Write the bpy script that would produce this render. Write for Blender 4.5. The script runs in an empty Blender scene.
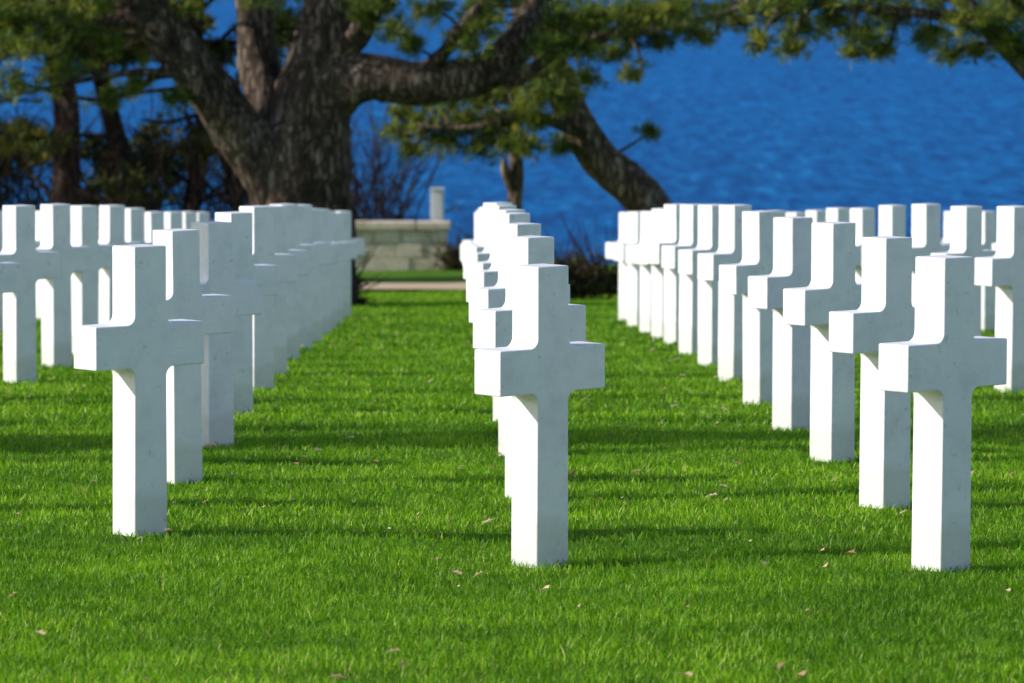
import bpy, math, random
import numpy as np
from mathutils import Vector
random.seed(7); rng=np.random.default_rng(11)
S=bpy.context.scene
EYE=1.5
def drop(y):
    y=np.asarray(y,float)
    a=1.94+.03*(y-15)
    b=a+.0007*np.clip(y-15,0,25)**2
    b=np.where(y>40, 3.1275+.052*(y-40), b)
    b=b+np.clip(y-86,0,200)*0.95
    return b
def gz(x,y):
    x=np.asarray(x,float); y=np.asarray(y,float)
    dip=.055*np.exp(-((x-.3)/.6)**2-((y-15.4)/1.3)**2)
    return EYE-drop(y)+.008*np.sin(x*1.7+y*.9)+.006*np.sin(x*3.1-y*2.3)-dip
# ---------- materials
def mat(name,rough=.8,spec=.3):
    m=bpy.data.materials.new(name); m.use_nodes=True
    nt=m.node_tree; b=nt.nodes['Principled BSDF']
    b.inputs['Roughness'].default_value=rough
    b.inputs['Specular IOR Level'].default_value=spec
    return m,nt,b
def noise(nt,scale,detail=6,rough=.6,vec=None,dist=0):
    n=nt.nodes.new('ShaderNodeTexNoise'); n.inputs['Scale'].default_value=scale
    n.inputs['Detail'].default_value=detail; n.inputs['Roughness'].default_value=rough
    n.inputs['Distortion'].default_value=dist
    if vec: nt.links.new(vec,n.inputs['Vector'])
    return n
def ramp(nt,fac,stops):
    r=nt.nodes.new('ShaderNodeValToRGB'); e=r.color_ramp.elements
    while len(e)<len(stops): e.new(.5)
    for i,(p,c) in enumerate(stops):
        e[i].position=p; e[i].color=(*c,1)
    nt.links.new(fac,r.inputs['Fac']); return r
def bump(nt,b,h,strength,dist):
    n=nt.nodes.new('ShaderNodeBump'); n.inputs['Strength'].default_value=strength; n.inputs['Distance'].default_value=dist
    nt.links.new(h,n.inputs['Height']); nt.links.new(n.outputs['Normal'],b.inputs['Normal'])
def coord(nt,out='Object',scale=None):
    t=nt.nodes.new('ShaderNodeTexCoord')
    if scale is None: return t.outputs[out]
    m=nt.nodes.new('ShaderNodeMapping'); m.inputs['Scale'].default_value=scale
    nt.links.new(t.outputs[out],m.inputs['Vector']); return m.outputs[0]
def mix(nt,f,a,b,mode='MIX'):
    m=nt.nodes.new('ShaderNodeMix'); m.data_type='RGBA'; m.blend_type=mode
    if isinstance(f,float): m.inputs[0].default_value=f
    else: nt.links.new(f,m.inputs[0])
    nt.links.new(a,m.inputs[6]); 
    if isinstance(b,tuple): m.inputs[7].default_value=(*b,1)
    else: nt.links.new(b,m.inputs[7])
    return m.outputs[2]

def m_marble():
    m,nt,b=mat('white_marble',.55,.35)
    c=coord(nt); oi=nt.nodes.new('ShaderNodeObjectInfo')
    ad=nt.nodes.new('ShaderNodeVectorMath'); ad.operation='ADD'
    sc=nt.nodes.new('ShaderNodeVectorMath'); sc.operation='SCALE'; sc.inputs[0].default_value=(13,7,29)
    nt.links.new(oi.outputs['Random'],sc.inputs['Scale']); nt.links.new(c,ad.inputs[0]); nt.links.new(sc.outputs[0],ad.inputs[1])
    n=noise(nt,6,9,.7,ad.outputs[0])
    r=ramp(nt,n.outputs[0],[(.3,(.68,.70,.77)),(.5,(.80,.82,.89)),(.75,(.88,.89,.93))])
    n2=noise(nt,30,6,.75,ad.outputs[0])
    r2=ramp(nt,n2.outputs[0],[(.30,(.66,.60,.52)),(.41,(1,1,1))])
    o=mix(nt,.75,r.outputs[0],r2.outputs[0],'MULTIPLY')
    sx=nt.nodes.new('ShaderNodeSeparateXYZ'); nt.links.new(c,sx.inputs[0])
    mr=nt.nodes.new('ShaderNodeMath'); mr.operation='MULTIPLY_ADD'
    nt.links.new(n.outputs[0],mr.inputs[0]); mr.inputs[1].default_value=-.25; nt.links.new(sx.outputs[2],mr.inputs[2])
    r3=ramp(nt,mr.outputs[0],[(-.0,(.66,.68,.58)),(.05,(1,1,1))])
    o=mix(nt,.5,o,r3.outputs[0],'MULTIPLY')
    nt.links.new(o,b.inputs['Base Color']); bump(nt,b,n2.outputs[0],.2,.005); return m
def m_ground():
    m,nt,b=mat('lawn_soil_grass',.9,.1)
    c=coord(nt)
    n=noise(nt,1.3,8,.7,c); n2=noise(nt,45,5,.8,c)
    r=ramp(nt,n.outputs[0],[(.3,(.08,.21,.010)),(.55,(.14,.32,.014)),(.75,(.22,.38,.02))])
    r2=ramp(nt,n2.outputs[0],[(.3,(.45,.5,.4)),(.6,(1,1,1))])
    o=mix(nt,1.0,r.outputs[0],r2.outputs[0],'MULTIPLY')
    nt.links.new(o,b.inputs['Base Color']); bump(nt,b,n2.outputs[0],1,.04); return m
def leafy(name,stops,trans=.35,rough=.55,spec=.25,patch=None):
    m,nt,b=mat(name,rough,spec)
    a=nt.nodes.new('ShaderNodeAttribute'); a.attribute_name='rnd'
    r=ramp(nt,a.outputs['Fac'],stops); col=r.outputs[0]
    if patch:
        for sc,lo,hi in patch:
            n=noise(nt,1.0,5,.65,coord(nt,'Object',sc))
            rr=ramp(nt,n.outputs[0],[(.40,lo),(.58,hi)]); col=mix(nt,1.0,col,rr.outputs[0],'MULTIPLY')
    nt.links.new(col,b.inputs['Base Color'])
    t=nt.nodes.new('ShaderNodeBsdfTranslucent'); nt.links.new(col,t.inputs['Color'])
    ms=nt.nodes.new('ShaderNodeMixShader'); ms.inputs[0].default_value=trans
    out=nt.nodes['Material Output']
    nt.links.new(b.outputs[0],ms.inputs[1]); nt.links.new(t.outputs[0],ms.inputs[2]); nt.links.new(ms.outputs[0],out.inputs[0])
    return m
def m_bark(name,c1,c2,c3):
    m,nt,b=mat(name,.9,.15)
    v=nt.nodes.new('ShaderNodeTexVoronoi'); v.feature='DISTANCE_TO_EDGE'; v.inputs['Scale'].default_value=14
    c=coord(nt,'Object',(1,1,.25)); n=noise(nt,5,9,.75,c)
    vm=nt.nodes.new('ShaderNodeVectorMath'); vm.operation='MULTIPLY_ADD'; vm.inputs[1].default_value=(.35,.35,.35)
    nt.links.new(n.outputs[1],vm.inputs[0]); nt.links.new(c,vm.inputs[2]); nt.links.new(vm.outputs[0],v.inputs['Vector'])
    r=ramp(nt,n.outputs[0],[(.32,c1),(.5,c2),(.66,c3)])
    r2=ramp(nt,v.outputs[0],[(.0,(.35,.32,.3)),(.2,(1,1,1))])
    nt.links.new(mix(nt,1.0,r.outputs[0],r2.outputs[0],'MULTIPLY'),b.inputs['Base Color'])
    h=nt.nodes.new('ShaderNodeMath'); h.operation='ADD'; nt.links.new(r2.outputs[0],h.inputs[0]); nt.links.new(n.outputs[0],h.inputs[1])
    bump(nt,b,h.outputs[0],1,.09); return m
def m_stone():
    m,nt,b=mat('buff_stone',.9,.2)
    c=coord(nt); n=noise(nt,3,8,.7,c); n2=noise(nt,22,5,.7,c)
    r=ramp(nt,n.outputs[0],[(.3,(.56,.47,.35)),(.5,(.74,.65,.52)),(.7,(.82,.76,.64))])
    r2=ramp(nt,n2.outputs[0],[(.3,(.6,.6,.58)),(.55,(1,1,1))])
    nt.links.new(mix(nt,1.0,r.outputs[0],r2.outputs[0],'MULTIPLY'),b.inputs['Base Color']); bump(nt,b,n2.outputs[0],.6,.02); return m
def m_sea():
    m,nt,b=mat('sea_water',.6,.03)
    c=coord(nt,'Object',(.24,.036,1)); n=noise(nt,1.0,12,.80,c,.7)
    c2=coord(nt,'Object',(.012,.0022,1)); n2=noise(nt,1.0,6,.65,c2,.8)
    r=ramp(nt,n.outputs[0],[(.38,(.001,.062,.27)),(.49,(.002,.125,.42)),(.57,(.006,.205,.58)),(.68,(.06,.38,.80))])
    r2=ramp(nt,n2.outputs[0],[(.35,(.74,.80,.86)),(.65,(1.0,1.0,1.0))])
    nt.links.new(mix(nt,1.0,r.outputs[0],r2.outputs[0],'MULTIPLY'),b.inputs['Base Color'])
    bump(nt,b,n.outputs[0],.8,2.2); return m
MARB=m_marble(); GRD=m_ground(); STONE=m_stone(); SEA=m_sea()
GRASS=leafy('grass_blades',[(0,(.11,.28,.008)),(.45,(.27,.56,.012)),(.85,(.44,.70,.02)),(1,(.78,.80,.22))],.42,.5,.3,[((1.1,1.1,1),(.60,.70,.6),(1.0,1.0,1.0)),((.10,.8,1),(.62,.72,.6),(1.0,1.0,1.0)),((9,9,1),(.62,.70,.6),(1.0,1.0,1.0))])
NEED=leafy('pine_needles',[(0,(.025,.055,.015)),(.5,(.10,.165,.025)),(.85,(.27,.29,.035)),(1,(.45,.38,.07))],.3)
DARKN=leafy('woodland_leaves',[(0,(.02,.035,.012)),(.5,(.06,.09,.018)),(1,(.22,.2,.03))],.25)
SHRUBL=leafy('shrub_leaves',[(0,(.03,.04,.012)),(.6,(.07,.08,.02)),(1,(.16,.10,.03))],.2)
DRY=leafy('dead_leaf',[(0,(.32,.19,.10)),(.5,(.62,.44,.28)),(1,(.8,.65,.48))],.3)
BARK=m_bark('pine_bark',(.07,.052,.042),(.23,.175,.145),(.50,.41,.35))
BARK2=m_bark('pale_bark',(.12,.09,.07),(.32,.25,.19),(.54,.45,.36))
TWIG=m_bark('twig_bark',(.05,.035,.03),(.10,.07,.06),(.18,.13,.11))
# ---------- mesh helpers
def mesh_obj(name,v,f,m,parent=None,smooth=False,attr=None):
    me=bpy.data.meshes.new(name); v=np.asarray(v,np.float32)
    if isinstance(f,np.ndarray):
        k=f.shape[1]; nf=len(f)
        me.vertices.add(len(v)); me.vertices.foreach_set('co',v.ravel())
        me.loops.add(nf*k); me.loops.foreach_set('vertex_index',f.astype(np.int32).ravel())
        me.polygons.add(nf); me.polygons.foreach_set('loop_start',np.arange(0,nf*k,k,dtype=np.int32))
        me.update(calc_edges=True)
    else:
        me.from_pydata([tuple(map(float,p)) for p in v],[],f); me.update()
    if attr is not None:
        a=me.attributes.new('rnd','FLOAT','POINT'); a.data.foreach_set('value',np.asarray(attr,np.float32))
    if smooth: me.polygons.foreach_set('use_smooth',[True]*len(me.polygons))
    me.materials.append(m); o=bpy.data.objects.new(name,me); S.collection.objects.link(o)
    if parent: o.parent=parent
    return o
def empty(name,loc=(0,0,0)):
    o=bpy.data.objects.new(name,None); o.empty_display_size=.2; S.collection.objects.link(o); return o
class Tubes:
    def __init__(s): s.v=[]; s.f=[]; s.n=0
    def add(s,pts,rad,sides=8,seg=4,rough=0.0):
        P=np.array(pts,float); R=np.array(rad,float)
        if seg>1:
            Q=np.vstack([2*P[0]-P[1],P,2*P[-1]-P[-2]]); out=[];ro=[]
            for i in range(len(P)-1):
                p0,p1,p2,p3=Q[i:i+4]
                for j in range(seg):
                    t=j/seg
                    out.append(.5*((2*p1)+(-p0+p2)*t+(2*p0-5*p1+4*p2-p3)*t*t+(-p0+3*p1-3*p2+p3)*t**3)); ro.append(R[i]*(1-t)+R[i+1]*t)
            out.append(P[-1]); ro.append(R[-1]); P=np.array(out); R=np.array(ro)
        T=np.gradient(P,axis=0); T/=np.linalg.norm(T,axis=1)[:,None]+1e-9
        ref=np.array([0.13,1,0.07]); A=np.cross(T,ref); A/=np.linalg.norm(A,axis=1)[:,None]+1e-9; B=np.cross(T,A)
        th=np.linspace(0,2*math.pi,sides,endpoint=False); ph=random.random()*6
        for i in range(len(P)):
            rr=R[i]*(1+rough*(np.sin(3*th+ph+i*.35)*.5+np.sin(5*th+ph*2-i*.6)*.35+rng.normal(0,.25,sides)))
            s.v.append(P[i]+A[i]*(np.cos(th)*rr)[:,None]+B[i]*(np.sin(th)*rr)[:,None])
        m=len(P)
        idx=s.n+np.arange(m*sides).reshape(m,sides)
        a=idx[:-1]; b=idx[1:]
        s.f.append(np.stack([a,np.roll(a,-1,1),np.roll(b,-1,1),b],-1).reshape(-1,4)); s.n+=m*sides
        return P
    def build(s,name,m,parent=None):
        return mesh_obj(name,np.vstack(s.v),np.vstack(s.f),m,parent,True)
def tufts(name,centers,m,parent,nn=22,length=.14,width=.011,up=.35,rnd=None):
    C=np.array(centers); N=len(C)
    d=rng.normal(size=(N,nn,3)); d[...,2]+=up; ax=rng.normal(size=(N,1,3)); ax[...,2]+=.5; d+=ax*.8
    d/=np.linalg.norm(d,axis=2)[...,None]
    L=length*rng.uniform(.6,1.15,(N,nn,1))
    s=np.cross(d,rng.normal(size=(N,nn,3))); s/=np.linalg.norm(s,axis=2)[...,None]
    base=C[:,None,:]+d*.01; w=width/2
    mid=base+d*L*.55
    V=np.stack([base-s*w*.5,mid-s*w,base+d*L,mid+s*w],2).reshape(-1,3)
    F=np.arange(N*nn*4).reshape(-1,4)
    r=np.clip(rng.uniform(0,.7,(N,1))+rng.uniform(0,.3,(N,nn)),0,1)
    return mesh_obj(name,V,F,m,parent,False,np.repeat(r.ravel(),4))
def pad(c,R,dens=1.0,flat=.55):
    n=int((9+430*R*R)*dens); d=rng.normal(size=(n,3)); d/=np.linalg.norm(d,axis=1)[:,None]
    k=rng.normal(size=(3,3)); k/=np.linalg.norm(k,axis=1)[:,None]
    lump=1+.35*np.sin(3*(d@k[0])+k[1,0]*5)+.25*np.sin(5*(d@k[1]))
    r=rng.uniform(.15,1,(n,1))**.6*lump[:,None]
    return np.array(c)+d*r*R*np.array([1.15,1.1,flat])
def nearest(limbs,c):
    P=np.vstack(limbs); w=np.linalg.norm((P-c)*np.array([1,.8,1.2]),axis=1)+ .6*np.clip(P[:,2]-c[2],0,9)
    return P[np.argmin(w)]
def pine(name,limbs,pads,sides=18,rough=.09,bark=BARK,leafm=NEED,dens=1.0,nn=20,length=.13,width=.011,seg=6):
    par=empty(name); T=Tubes(); L=[]
    for pts,rad in limbs: L.append(T.add(pts,rad,sides,seg,rough))
    tc=[]; 
    for (x,y,z,R) in pads:
        dd=dens*(.4 if z>1.6 else 1.1)
        c=np.array([x,y,z]); s=nearest(L,c); dist=np.linalg.norm(c-s)
        mid=(c+s)/2+rng.normal(0,.10*dist,3); mid[2]-=.05*dist
        r0=.012+.018*min(dist,3)
        br=T.add([s,mid,c],[r0,r0*.7,.008],6,5,.05)
        P=pad(c,R,dd); tc.append(P)
        for q in P[rng.choice(len(P),min(len(P),12),replace=False)]:
            T.add([c+rng.normal(0,.03,3),(c+q)/2+rng.normal(0,.04,3),q],[.008,.006,.004],4,2)
        for q in br[-3:-1]: tc.append(q+rng.normal(0,.06,(4,3)))
    T.build('trunk_and_branches',bark,par)
    tufts('needles',np.vstack(tc),leafm,par,nn,length,width)
    return par
# ---------- ground
xs=np.unique(np.concatenate([np.linspace(-2500,-60,14),np.linspace(-60,-6,55),np.linspace(-6,6,61),np.linspace(6,60,55),np.linspace(60,2500,14)]))
ys=np.unique(np.concatenate([np.linspace(-400,-10,12),np.linspace(-10,100,331),np.linspace(100,140,20)]))
X,Y=np.meshgrid(xs,ys); Z=gz(X,Y); nx=len(xs)
i=np.arange(len(ys)*nx).reshape(len(ys),nx)
F=np.stack([i[:-1,:-1],i[:-1,1:],i[1:,1:],i[1:,:-1]],-1).reshape(-1,4)
mesh_obj('lawn_ground',np.stack([X,Y,Z],-1).reshape(-1,3),F,GRD,None,True)
mesh_obj('sea',[(-15000,90,-42),(15000,90,-42),(15000,25000,-42),(-15000,25000,-42)],[(0,1,2,3)],SEA)
# path
m,nt,b=mat('gravel_path',.95,.1); n=noise(nt,30,6,.7,coord(nt)); nt.links.new(ramp(nt,n.outputs[0],[(.3,(.44,.33,.22)),(.7,(.70,.56,.40))]).outputs[0],b.inputs['Base Color'])
px=np.linspace(-40,40,161); py=np.linspace(58.0,63.4,6); X,Y=np.meshgrid(px,py); Y2=Y+.25*np.sin(X*.15)
i=np.arange(6*161).reshape(6,161); F=np.stack([i[:-1,:-1],i[:-1,1:],i[1:,1:],i[1:,:-1]],-1).reshape(-1,4)
mesh_obj('gravel_path',np.stack([X,Y2,gz(X,Y2)+.03],-1).reshape(-1,3),F,m)
# ---------- grass blades
def grass_patch(y0,y1,dens,h,w,margin):
    n=int((y1-y0)*2*((y1*.125)+margin)*dens)
    y=rng.uniform(y0,y1,n); hw=y*.125+margin; x=rng.uniform(-1,1,n)*(y1*.125+margin)
    k=np.abs(x)<hw; x=x[k]; y=y[k]; return x,y,np.full(len(x),h),np.full(len(x),w)
parts=[grass_patch(10,16,5800,.027,.0036,1.0),grass_patch(16,22,3300,.027,.0046,1.3),grass_patch(22,32,1500,.030,.0065,1.8),grass_patch(32,57.5,480,.032,.012,2.5)]
x,y,h,w=[np.concatenate(a) for a in zip(*parts)]
N=len(x); cl=np.sin(x*7.3+2*np.sin(y*3.1))*np.sin(y*6.1+2*np.sin(x*4.7))
cl2=np.sin(x*23+3*np.sin(y*11))*np.sin(y*19+2*np.sin(x*17))
h=h*rng.uniform(.4,1.25,N)*(1+.22*cl+.25*cl2); z=gz(x,y)-.003
az=rng.uniform(0,2*math.pi,N); lean=rng.uniform(.05,1.0,N)*h; la=rng.uniform(0,2*math.pi,N)
sx=np.cos(az)*w/2; sy=np.sin(az)*w/2
lx=np.cos(la)*lean; ly=np.sin(la)*lean
def st(a,b,c): return np.stack([a,b,c],-1)
V=np.stack([st(x-sx,y-sy,z),st(x+sx,y+sy,z),st(x+lx*.35+sx*.8,y+ly*.35+sy*.8,z+h*.6),st(x+lx*.35-sx*.8,y+ly*.35-sy*.8,z+h*.6),st(x+lx,y+ly,z+h)],1)
b0=np.arange(N)*5
F=np.concatenate([np.stack([b0,b0+1,b0+2],1),np.stack([b0,b0+2,b0+3],1),np.stack([b0+3,b0+2,b0+4],1)])
r=np.clip(rng.beta(2,2.4,N)+.08*cl,0,1); r[rng.random(N)<.03]=1
mesh_obj('lawn_grass',V.reshape(-1,3),F,GRASS,None,False,np.repeat(r,5))
# ---------- fallen leaves
V=[];Fc=[];A=[]
for k in range(430):
    yy=10.8+30*random.random()**1.0; xx=random.uniform(-1,1)*(yy*.125+1); zz=float(gz(xx,yy))+random.uniform(.022,.032)
    s=random.uniform(.010,.027); a=random.uniform(0,6.28); tl=random.uniform(-.7,.2); bn=len(V)
    prof=[(-1,0),(-.55,.5),(-.1,.42),(.3,.62),(.6,.25),(1.1,0),(.6,-.3),(.2,-.6),(-.1,-.38),(-.6,-.5)]
    V.append((xx,yy,zz))
    for (u,v) in prof:
        u*=s*random.uniform(.8,1.2); v*=s*random.uniform(.8,1.2); X_=u*math.cos(a)-v*math.sin(a); V.append((xx+X_,yy+u*math.sin(a)+v*math.cos(a),zz+abs(v)*.6-X_*tl))
    for q in range(10): Fc.append((bn,bn+1+q,bn+1+(q+1)%10))
    A+= [random.random()]*11
mesh_obj('fallen_leaves',V,Fc,DRY,None,False,A)
# ---------- crosses
def cross_mesh():
    W,L,T=.069,.2375,.064; a0,a1,H,fr=.583,.732,1.0,.033
    pts=[(-W-.003,-.12),(W+.003,-.12)]
    def fil(cx,cz,s,e):
        for k in range(7):
            t=math.radians(s+(e-s)*k/6); pts.append((cx+fr*math.cos(t),cz+fr*math.sin(t)))
    fil(W+fr,a0-fr,180,90); pts.extend([(L,a0),(L,a1)])
    fil(W+fr,a1+fr,270,180); pts.extend([(W,H),(-W,H)])
    fil(-W-fr,a1+fr,0,-90); pts.extend([(-L,a1),(-L,a0)])
    fil(-W-fr,a0-fr,90,0)
    n=len(pts); v=[(p[0],-T,p[1]) for p in pts]+[(p[0],T,p[1]) for p in pts]
    f=[tuple(range(n)),tuple(range(2*n-1,n-1,-1))]+[(k,k+n,(k+1)%n+n,(k+1)%n) for k in range(n)]
    me=bpy.data.meshes.new('latin_cross'); me.from_pydata(v,[],f); 
    import bmesh
    bm=bmesh.new(); bm.from_mesh(me); bmesh.ops.recalc_face_normals(bm,faces=bm.faces)
    ed=[e for e in bm.edges if e.calc_face_angle(0)>math.radians(25)]
    bmesh.ops.bevel(bm,geom=ed,offset=.005,segments=2,affect='EDGES',profile=.5); bm.to_mesh(me); bm.free()
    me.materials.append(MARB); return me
CM=cross_mesh(); TH=math.radians(42)
cols={0:(.275,15.55),-1:(-1.083,16.25),1:(1.555,14.95),-2:(-2.44,17.2),2:(3.0,13.62)}
for k in (-3,-4,-5,-6,-7): cols[k]=(-2.44+1.34*(k+2),17.2-.55*(k+2)-2.33*(1 if k<-5 else 0))
for k in (3,4,5,6): cols[k]=(3.0+1.34*(k-2),13.62+2.33*(1 if k>3 else 0)-.6*(k-2))
for k,(cx,y0) in sorted(cols.items(),key=lambda t:abs(t[0])):
    yy=y0
    while yy<45.3:
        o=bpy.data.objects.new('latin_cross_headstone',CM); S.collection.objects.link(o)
        xx=cx+random.uniform(-.012,.012)
        if k==1 and yy>y0: xx=cx+.03+random.uniform(-.008,.008)
        o.location=(xx,yy,float(gz(xx,yy))); o.rotation_euler=(random.gauss(0,.004),random.gauss(0,.004),TH+random.gauss(0,.012))
        yy+=2.33 if not(k==1 and yy==y0) else 2.42
# ---------- big pine (y=50)
D=50
limbs=[([(-1.7,D,-2.4),(-1.65,D,-1.9),(-1.62,D,-1.04),(-1.55,D,-.4),(-1.42,D+.1,.44),(-1.25,D+.2,1.3),(-1.3,D,2.6),(-.9,D,4.5),(-1.1,D,6.5)],[.75,.6,.52,.47,.36,.34,.28,.2,.08]),
([(-1.75,D,-1.5),(-1.95,D-.1,-.75),(-2.3,D-.2,-.25),(-2.6,D-.3,.18),(-3.12,D-.4,.85),(-3.7,D-.5,1.6),(-4.3,D-.2,2.9),(-5.2,D,4.3)],[.3,.32,.27,.25,.24,.22,.17,.08]),
([(-1.8,D+.1,-.7),(-1.95,D+.2,-.1),(-2.1,D+.3,.44),(-2.15,D+.4,1.1),(-2.4,D+.6,2.4),(-2.1,D+.8,4)],[.24,.24,.21,.19,.14,.06]),
([(-1.5,D-.1,-.1),(-1.2,D-.2,.16),(-.9,D-.3,.27),(-.4,D-.4,.22),(.14,D-.4,.28),(.5,D-.3,.45),(.78,D-.2,.85),(.95,D,1.6),(1.5,D,2.8)],[.28,.27,.25,.22,.21,.2,.18,.15,.06]),
([(-1.35,D-.1,.4),(-1.0,D-.3,.75),(-.75,D-.5,1.2),(-.2,D-.6,1.9)],[.16,.13,.11,.06]),
([(.4,D-.3,.36),(.62,D-.5,.24),(1.0,D-.6,.5),(1.4,D-.7,.62)],[.09,.07,.05,.03]),
([(-.35,D-.3,.32),(-.1,D-.6,.55),(.05,D-.8,.8),(.4,D-.8,1.2)],[.1,.07,.06,.04])]
pads=[(-.95,D-.6,.95,.22),(-.6,D-.8,.75,.22),(-.75,D-.5,1.05,.3),(.1,D-.8,.62,.24),(.3,D-.8,.85,.24),(-.25,D-.7,.98,.22),(-.45,D-.7,.6,.14),
(1.1,D-.6,.85,.25),(1.5,D-.7,.9,.3),(-2.75,D-.6,1.05,.22),(-1.9,D-.8,1.15,.25),(.45,D-.7,1.08,.25),(1.25,D-.7,.6,.2),(.95,D-.8,.62,.18),(1.9,D-.6,.9,.28),(2.3,D-.7,.98,.26),
(-4.75,D-1,.98,.32),(-4.45,D-.9,.8,.28),(-4.7,D-.8,.55,.28),(-4.25,D-.8,.95,.28),(-4.3,D-1.2,.6,.25),(-3.95,D-1,.85,.22),(-3.75,D-1,1.05,.22),(-4.55,D-1.1,.25,.22),(-4.05,D-.9,.38,.18),(-4.85,D-.8,.05,.2),(-3.6,D-.8,.62,.14),(-3.35,D-.6,.2,.14),(-2.95,D-.5,.05,.14),(-3.6,D-.6,.05,.16)]
for k in range(36):
    pads.append((random.uniform(-5.5,3.5),D+random.uniform(-2.5,2.5),random.uniform(1.7,6.5),random.uniform(.35,.6)))
pine('pine_tree',limbs,pads,22,.12)
# ---------- leaning pine (y=55)
D=55
limbs=[([(2.85,D,-2.6),(2.74,D,-2.3),(2.25,D,-1.35),(1.72,D,-.83),(1.38,D,-.30),(1.1,D,.34),(.78,D,1.05),(.5,D,2.0),(.6,D,3.5)],[.33,.29,.25,.23,.2,.18,.16,.12,.05]),
([(1.5,D,-.5),(1.1,D-.3,-.35),(.7,D-.5,-.3),(.2,D-.6,-.42),(-.35,D-.6,-.4)],[.09,.07,.06,.045,.02]),
([(1.1,D,.3),(1.5,D-.3,.6),(2.1,D-.4,.7),(2.8,D-.5,.8),(3.5,D-.5,1.05)],[.1,.08,.07,.05,.02])]
pp=[(-.64,-.48,.24),(-.38,-.15,.25),(-.17,-.58,.26),(.17,-.32,.3),(.29,-.68,.24),(.5,-.07,.28),(.72,-.3,.3),(.98,0,.28),(.85,-.62,.25),(-.5,-.72,.17),(1.2,-.65,.16),(-.05,-.1,.2),(.4,-.5,.26),(.0,-.42,.24),(-.35,-.4,.24),(.6,-.62,.2),(.78,.12,.22),(-.62,-.28,.18),(1.25,-.1,.18),(.25,-.1,.2),(.95,-.38,.2),(.55,.1,.2),(1.1,.2,.18),
(.06,.66,.2),(.29,.95,.26),(1.22,.72,.30),(1.6,.85,.34),(2.1,.88,.35),(2.62,.95,.34),(3.08,.88,.29),(3.38,1.05,.28),(1.8,.42,.26),(2.33,.55,.25),(1.5,.12,.2),(2.27,-.5,.11),(2.85,.62,.22),(2.04,.18,.14),(.75,.6,.24),(1.35,.45,.26),(.6,.3,.2),(1.62,.62,.26),(2.0,.62,.26),(3.3,.78,.16),(2.62,.72,.22),(1.05,.95,.28)]
pads=[(x,D+random.uniform(-.8,.4),z,R) for x,z,R in pp]
for k in range(14): pads.append((random.uniform(-1,4),D+random.uniform(-1.5,1.5),random.uniform(1.6,4),random.uniform(.3,.5)))
pine('pine_tree',limbs,pads,16,.08,BARK2)
D=56.5
pine('young_pine_tree',[([(.72,D,-2.6),(.70,D,-1.6),(.74,D,-1.0),(.68,D,-.5),(.74,D,.1),(.7,D,.8)],[.11,.095,.085,.07,.05,.02]),([(.72,D,-1.3),(.6,D-.1,-1.0),(.58,D-.1,-.85)],[.07,.06,.02])],
 [(.5,D-.2,-.4,.18),(.95,D,-.2,.2),(.7,D,.25,.2),(.35,D,0,.18)],10,.05,BARK2)
# right pine (y=45)
D=45
pp=[(3.0,.98,.24),(3.3,.83,.24),(3.6,.95,.26),(3.85,.8,.22),(3.75,.62,.12),(4.2,.95,.27),(4.5,.76,.22),(4.8,.9,.27),(5.1,.95,.27),(5.3,.72,.2),(2.85,.7,.11),(4.05,.62,.14),(5.6,.9,.25),(3.45,1.15,.25),(4.0,1.15,.28),(4.6,1.15,.28),(5.2,1.2,.3),(3.1,1.15,.25),(4.75,.6,.13),(5.05,.66,.17),(3.2,.65,.12),(5.45,1.05,.26)]
pads=[(x,D+random.uniform(-.7,.7),z,R) for x,z,R in pp]
for k in range(18): pads.append((random.uniform(3,9),D+random.uniform(-2,2),random.uniform(1.6,4.5),random.uniform(.3,.55)))
pine('pine_tree',[([(8.6,D,-2.2),(8.2,D,-1.7),(7.0,D,-.6),(6.0,D,.1),(5.35,D,.62),(4.9,D,1.05),(4.3,D,1.5),(3.4,D,2.0)],[.34,.3,.26,.2,.13,.09,.07,.04]),
([(6.6,D,-.2),(7.0,D,1),(7.2,D,2.5),(7.6,D,4)],[.2,.18,.12,.05]),([(5.0,D,.95),(4.4,D-.2,1.0),(3.7,D-.3,1.05),(3.1,D-.3,1.1)],[.07,.05,.03,.02])],pads,14,.08)
# pine standing left of the frame (casts the trunk shadow band)
def offpine(gx,D,r,h):
    g=float(gz(gx,D)); pads=[(gx+random.uniform(-3,3),D+random.uniform(-3,3),g+h+random.uniform(-1.5,2),random.uniform(.5,.8)) for k in range(22)]
    pine('pine_tree',[([(gx,D,g-.2),(gx+.05,D,g+h*.4),(gx-.1,D,g+h*.8),(gx,D,g+h+1.5)],[r*1.15,r,r*.9,.08])],pads,12,.08,dens=.35)
offpine(-7.1,20.4,.5,9.5)
# ---------- woodland behind left
par=empty('distant_woodland'); T=Tubes(); tc=[]
for (bx,by,r,tx) in [(-5.4,64,.2,-5.25),(-6.6,63,.22,-6.9),(-3.9,68,.14,-3.6),(-8.2,66,.24,-8),(-10,65,.2,-10.5),(-12,67,.25,-12),(-4.6,67,.15,-4.9),(-7.4,69,.2,-7.0),(-3.2,68,.1,-3.5)]:
    g=float(gz(bx,by)); P=T.add([(bx,by,g-.2),(bx+.1,by,g+1),(tx,by,g+2.4),(tx-.2,by,g+3.8),(tx+.3,by,g+5.5)],[r*1.2,r,r*.9,r*.8,.04],10,4,.08)
    for k in range(14):
        s=P[random.randint(4,len(P)-2)]; c=s+np.array([random.uniform(-1.3,1.3),random.uniform(-1,1),random.uniform(-.3,1)])
        T.add([s,(s+c)/2+rng.normal(0,.12,3),c],[.045,.03,.012],5,3)
        if c[2]>.1 or random.random()<.3: tc.append(pad(c,random.uniform(.25,.45),.7))
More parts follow.
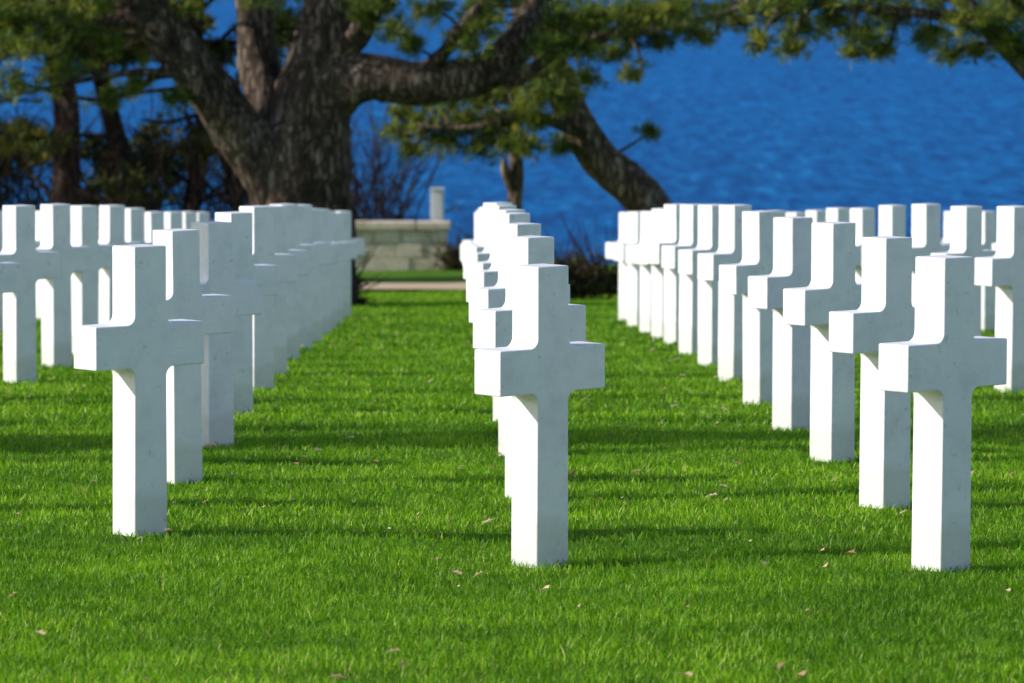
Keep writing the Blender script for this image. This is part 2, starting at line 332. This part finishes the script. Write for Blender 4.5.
def twigs(T,x0,x1,y0,y1,n,hmin,hmax):
    for k in range(n):
        bx=random.uniform(x0,x1); by=random.uniform(y0,y1); p=np.array([bx,by,float(gz(bx,by))-.05]); h=random.uniform(hmin,hmax)
        d=np.array([random.gauss(0,.3),random.gauss(0,.3),1.0]); pts=[p]
        for j in range(4): d=d+rng.normal(0,.16,3); p=p+d/np.linalg.norm(d)*h/4; pts.append(p)
        T.add(pts,[.022,.017,.013,.009,.004],4,1)
        for j in range(8):
            i=random.randint(1,3); s=pts[i]*(1-(f:=random.random()))+pts[i+1]*f; dd=d*.7+rng.normal(0,.5,3); dd/=np.linalg.norm(dd); l=random.uniform(.25,.8)
            T.add([s,s+dd*l*.5+rng.normal(0,.04,3),s+dd*l],[.009,.007,.003],3,1)
twigs(T,-14,-2.6,63,70,330,1.2,3.2)
T.build('trunks_and_twigs',TWIG,par)
for k in range(60): tc.append(pad((random.uniform(-14,-3.8),random.uniform(65,70),random.uniform(-2.7,-1.1),),random.uniform(.3,.6),.5,.8))
for k in range(22): tc.append(pad((random.uniform(-9,-4.6),random.uniform(63,69),random.uniform(.3,1.4),),random.uniform(.3,.5),.8,.6))
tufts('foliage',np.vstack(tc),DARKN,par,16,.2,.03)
# bare shrub right of the big pine, behind the wall
par=empty('bare_shrub'); T=Tubes(); twigs(T,-2.6,-1.1,80.5,83,90,1.8,3.4); T.build('stems',TWIG,par)
def shrub(x,y,R,n):
    par=empty('evergreen_shrub'); g=float(gz(x,y)); T=Tubes(); twigs(T,x-R*.4,x+R*.4,y-R*.4,y+R*.4,10,R*.6,R*1.0); T.build('stems',TWIG,par)
    P=[pad((x+random.gauss(0,R*.4),y+random.gauss(0,R*.3),g+abs(random.gauss(R*.4,R*.25))),R*.45,1.2,.8) for k in range(n)]
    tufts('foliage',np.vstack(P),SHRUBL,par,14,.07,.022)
shrub(1.25,53,.42,12); shrub(1.65,54,.42,11); shrub(-1.28,50,.3,9); shrub(.16,77.4,.4,9); shrub(.5,80,.5,9)
# ---------- stone wall with coping + pillar
import bmesh
def box(bm,x0,x1,y0,y1,z0,z1,bev=.012):
    r=bmesh.ops.create_cube(bm,size=1)['verts']
    for v in r: v.co=Vector(((x0+x1)/2+v.co.x*(x1-x0),(y0+y1)/2+v.co.y*(y1-y0),(z0+z1)/2+v.co.z*(z1-z0)))
    es={e for v in r for e in v.link_edges}
    bmesh.ops.bevel(bm,geom=list(es),offset=bev,segments=2,affect='EDGES')
def finish(bm,name,m,parent=None):
    me=bpy.data.meshes.new(name); bm.to_mesh(me); bm.free(); me.materials.append(m)
    o=bpy.data.objects.new(name,me); S.collection.objects.link(o)
    if parent: o.parent=parent
    return o
bm=bmesh.new(); g=float(gz(0,78)); XE=-.12
z=g-.12
for ci,(hh) in enumerate([.31,.25,.21]):
    xx=-9.0
    while xx<XE-.02:
        w_=random.uniform(.35,.8); x1=min(xx+w_,XE)
        if x1-xx>.05: box(bm,xx+.003,x1-.003,78+random.uniform(-.02,.02),78.5,z+.003,z+hh-.003,.012)
        xx=x1
    z+=hh
xx=-9.05
while xx<XE:
    x1=min(xx+1.05,XE+.05); 
    if x1-xx>.05: box(bm,xx+.003,x1-.003,77.95,78.57,z+.003,z+.13,.02)
    xx=x1
par=empty('stone_wall'); finish(bm,'wall_blocks',STONE,par)
mm,nt_,b_=mat('mortar',.95,.1); b_.inputs['Base Color'].default_value=(.5,.43,.33,1)
bm=bmesh.new(); box(bm,-9,XE-.01,78.06,78.45,g-.1,z-.02,.005); finish(bm,'mortar_core',mm,par)
bm=bmesh.new(); box(bm,-.45,-.13,78.75,79.05,g-.2,g+.75,.01); box(bm,-.41,-.19,78.8,79.0,g+.753,g+1.27,.03); box(bm,-.43,-.17,78.78,79.02,g+1.273,g+1.31,.012)
finish(bm,'stone_pillar',MARB)
# ---------- light
el=math.radians(25); az=math.atan2(-1,-.10)
ts=Vector((math.sin(az)*math.cos(el),math.cos(az)*math.cos(el),math.sin(el)))
L=bpy.data.lights.new('sun','SUN'); L.energy=5.0; L.angle=math.radians(.5); L.color=(1,.92,.79)
o=bpy.data.objects.new('sun',L); S.collection.objects.link(o); o.rotation_euler=(-ts).to_track_quat('-Z','Y').to_euler()
w=bpy.data.worlds.new('World'); S.world=w; w.use_nodes=True; nt=w.node_tree
s=nt.nodes.new('ShaderNodeTexSky'); s.sky_type='NISHITA'; s.sun_disc=False; s.sun_elevation=el; s.sun_rotation=az
bg=nt.nodes['Background']; bg.inputs['Strength'].default_value=.15; nt.links.new(s.outputs[0],bg.inputs[0])
# ---------- camera
c=bpy.data.cameras.new('camera'); c.lens=166.1; c.sensor_width=36; c.clip_end=40000; c.clip_start=.1
c.dof.use_dof=True; c.dof.focus_distance=16.5; c.dof.aperture_fstop=7
o=bpy.data.objects.new('camera',c); S.collection.objects.link(o); o.location=(0,0,EYE)
o.rotation_euler=(math.radians(90-4.61),0,math.radians(-.69)); S.camera=o
S.view_settings.view_transform='Standard'; S.view_settings.look='None'; S.view_settings.exposure=0
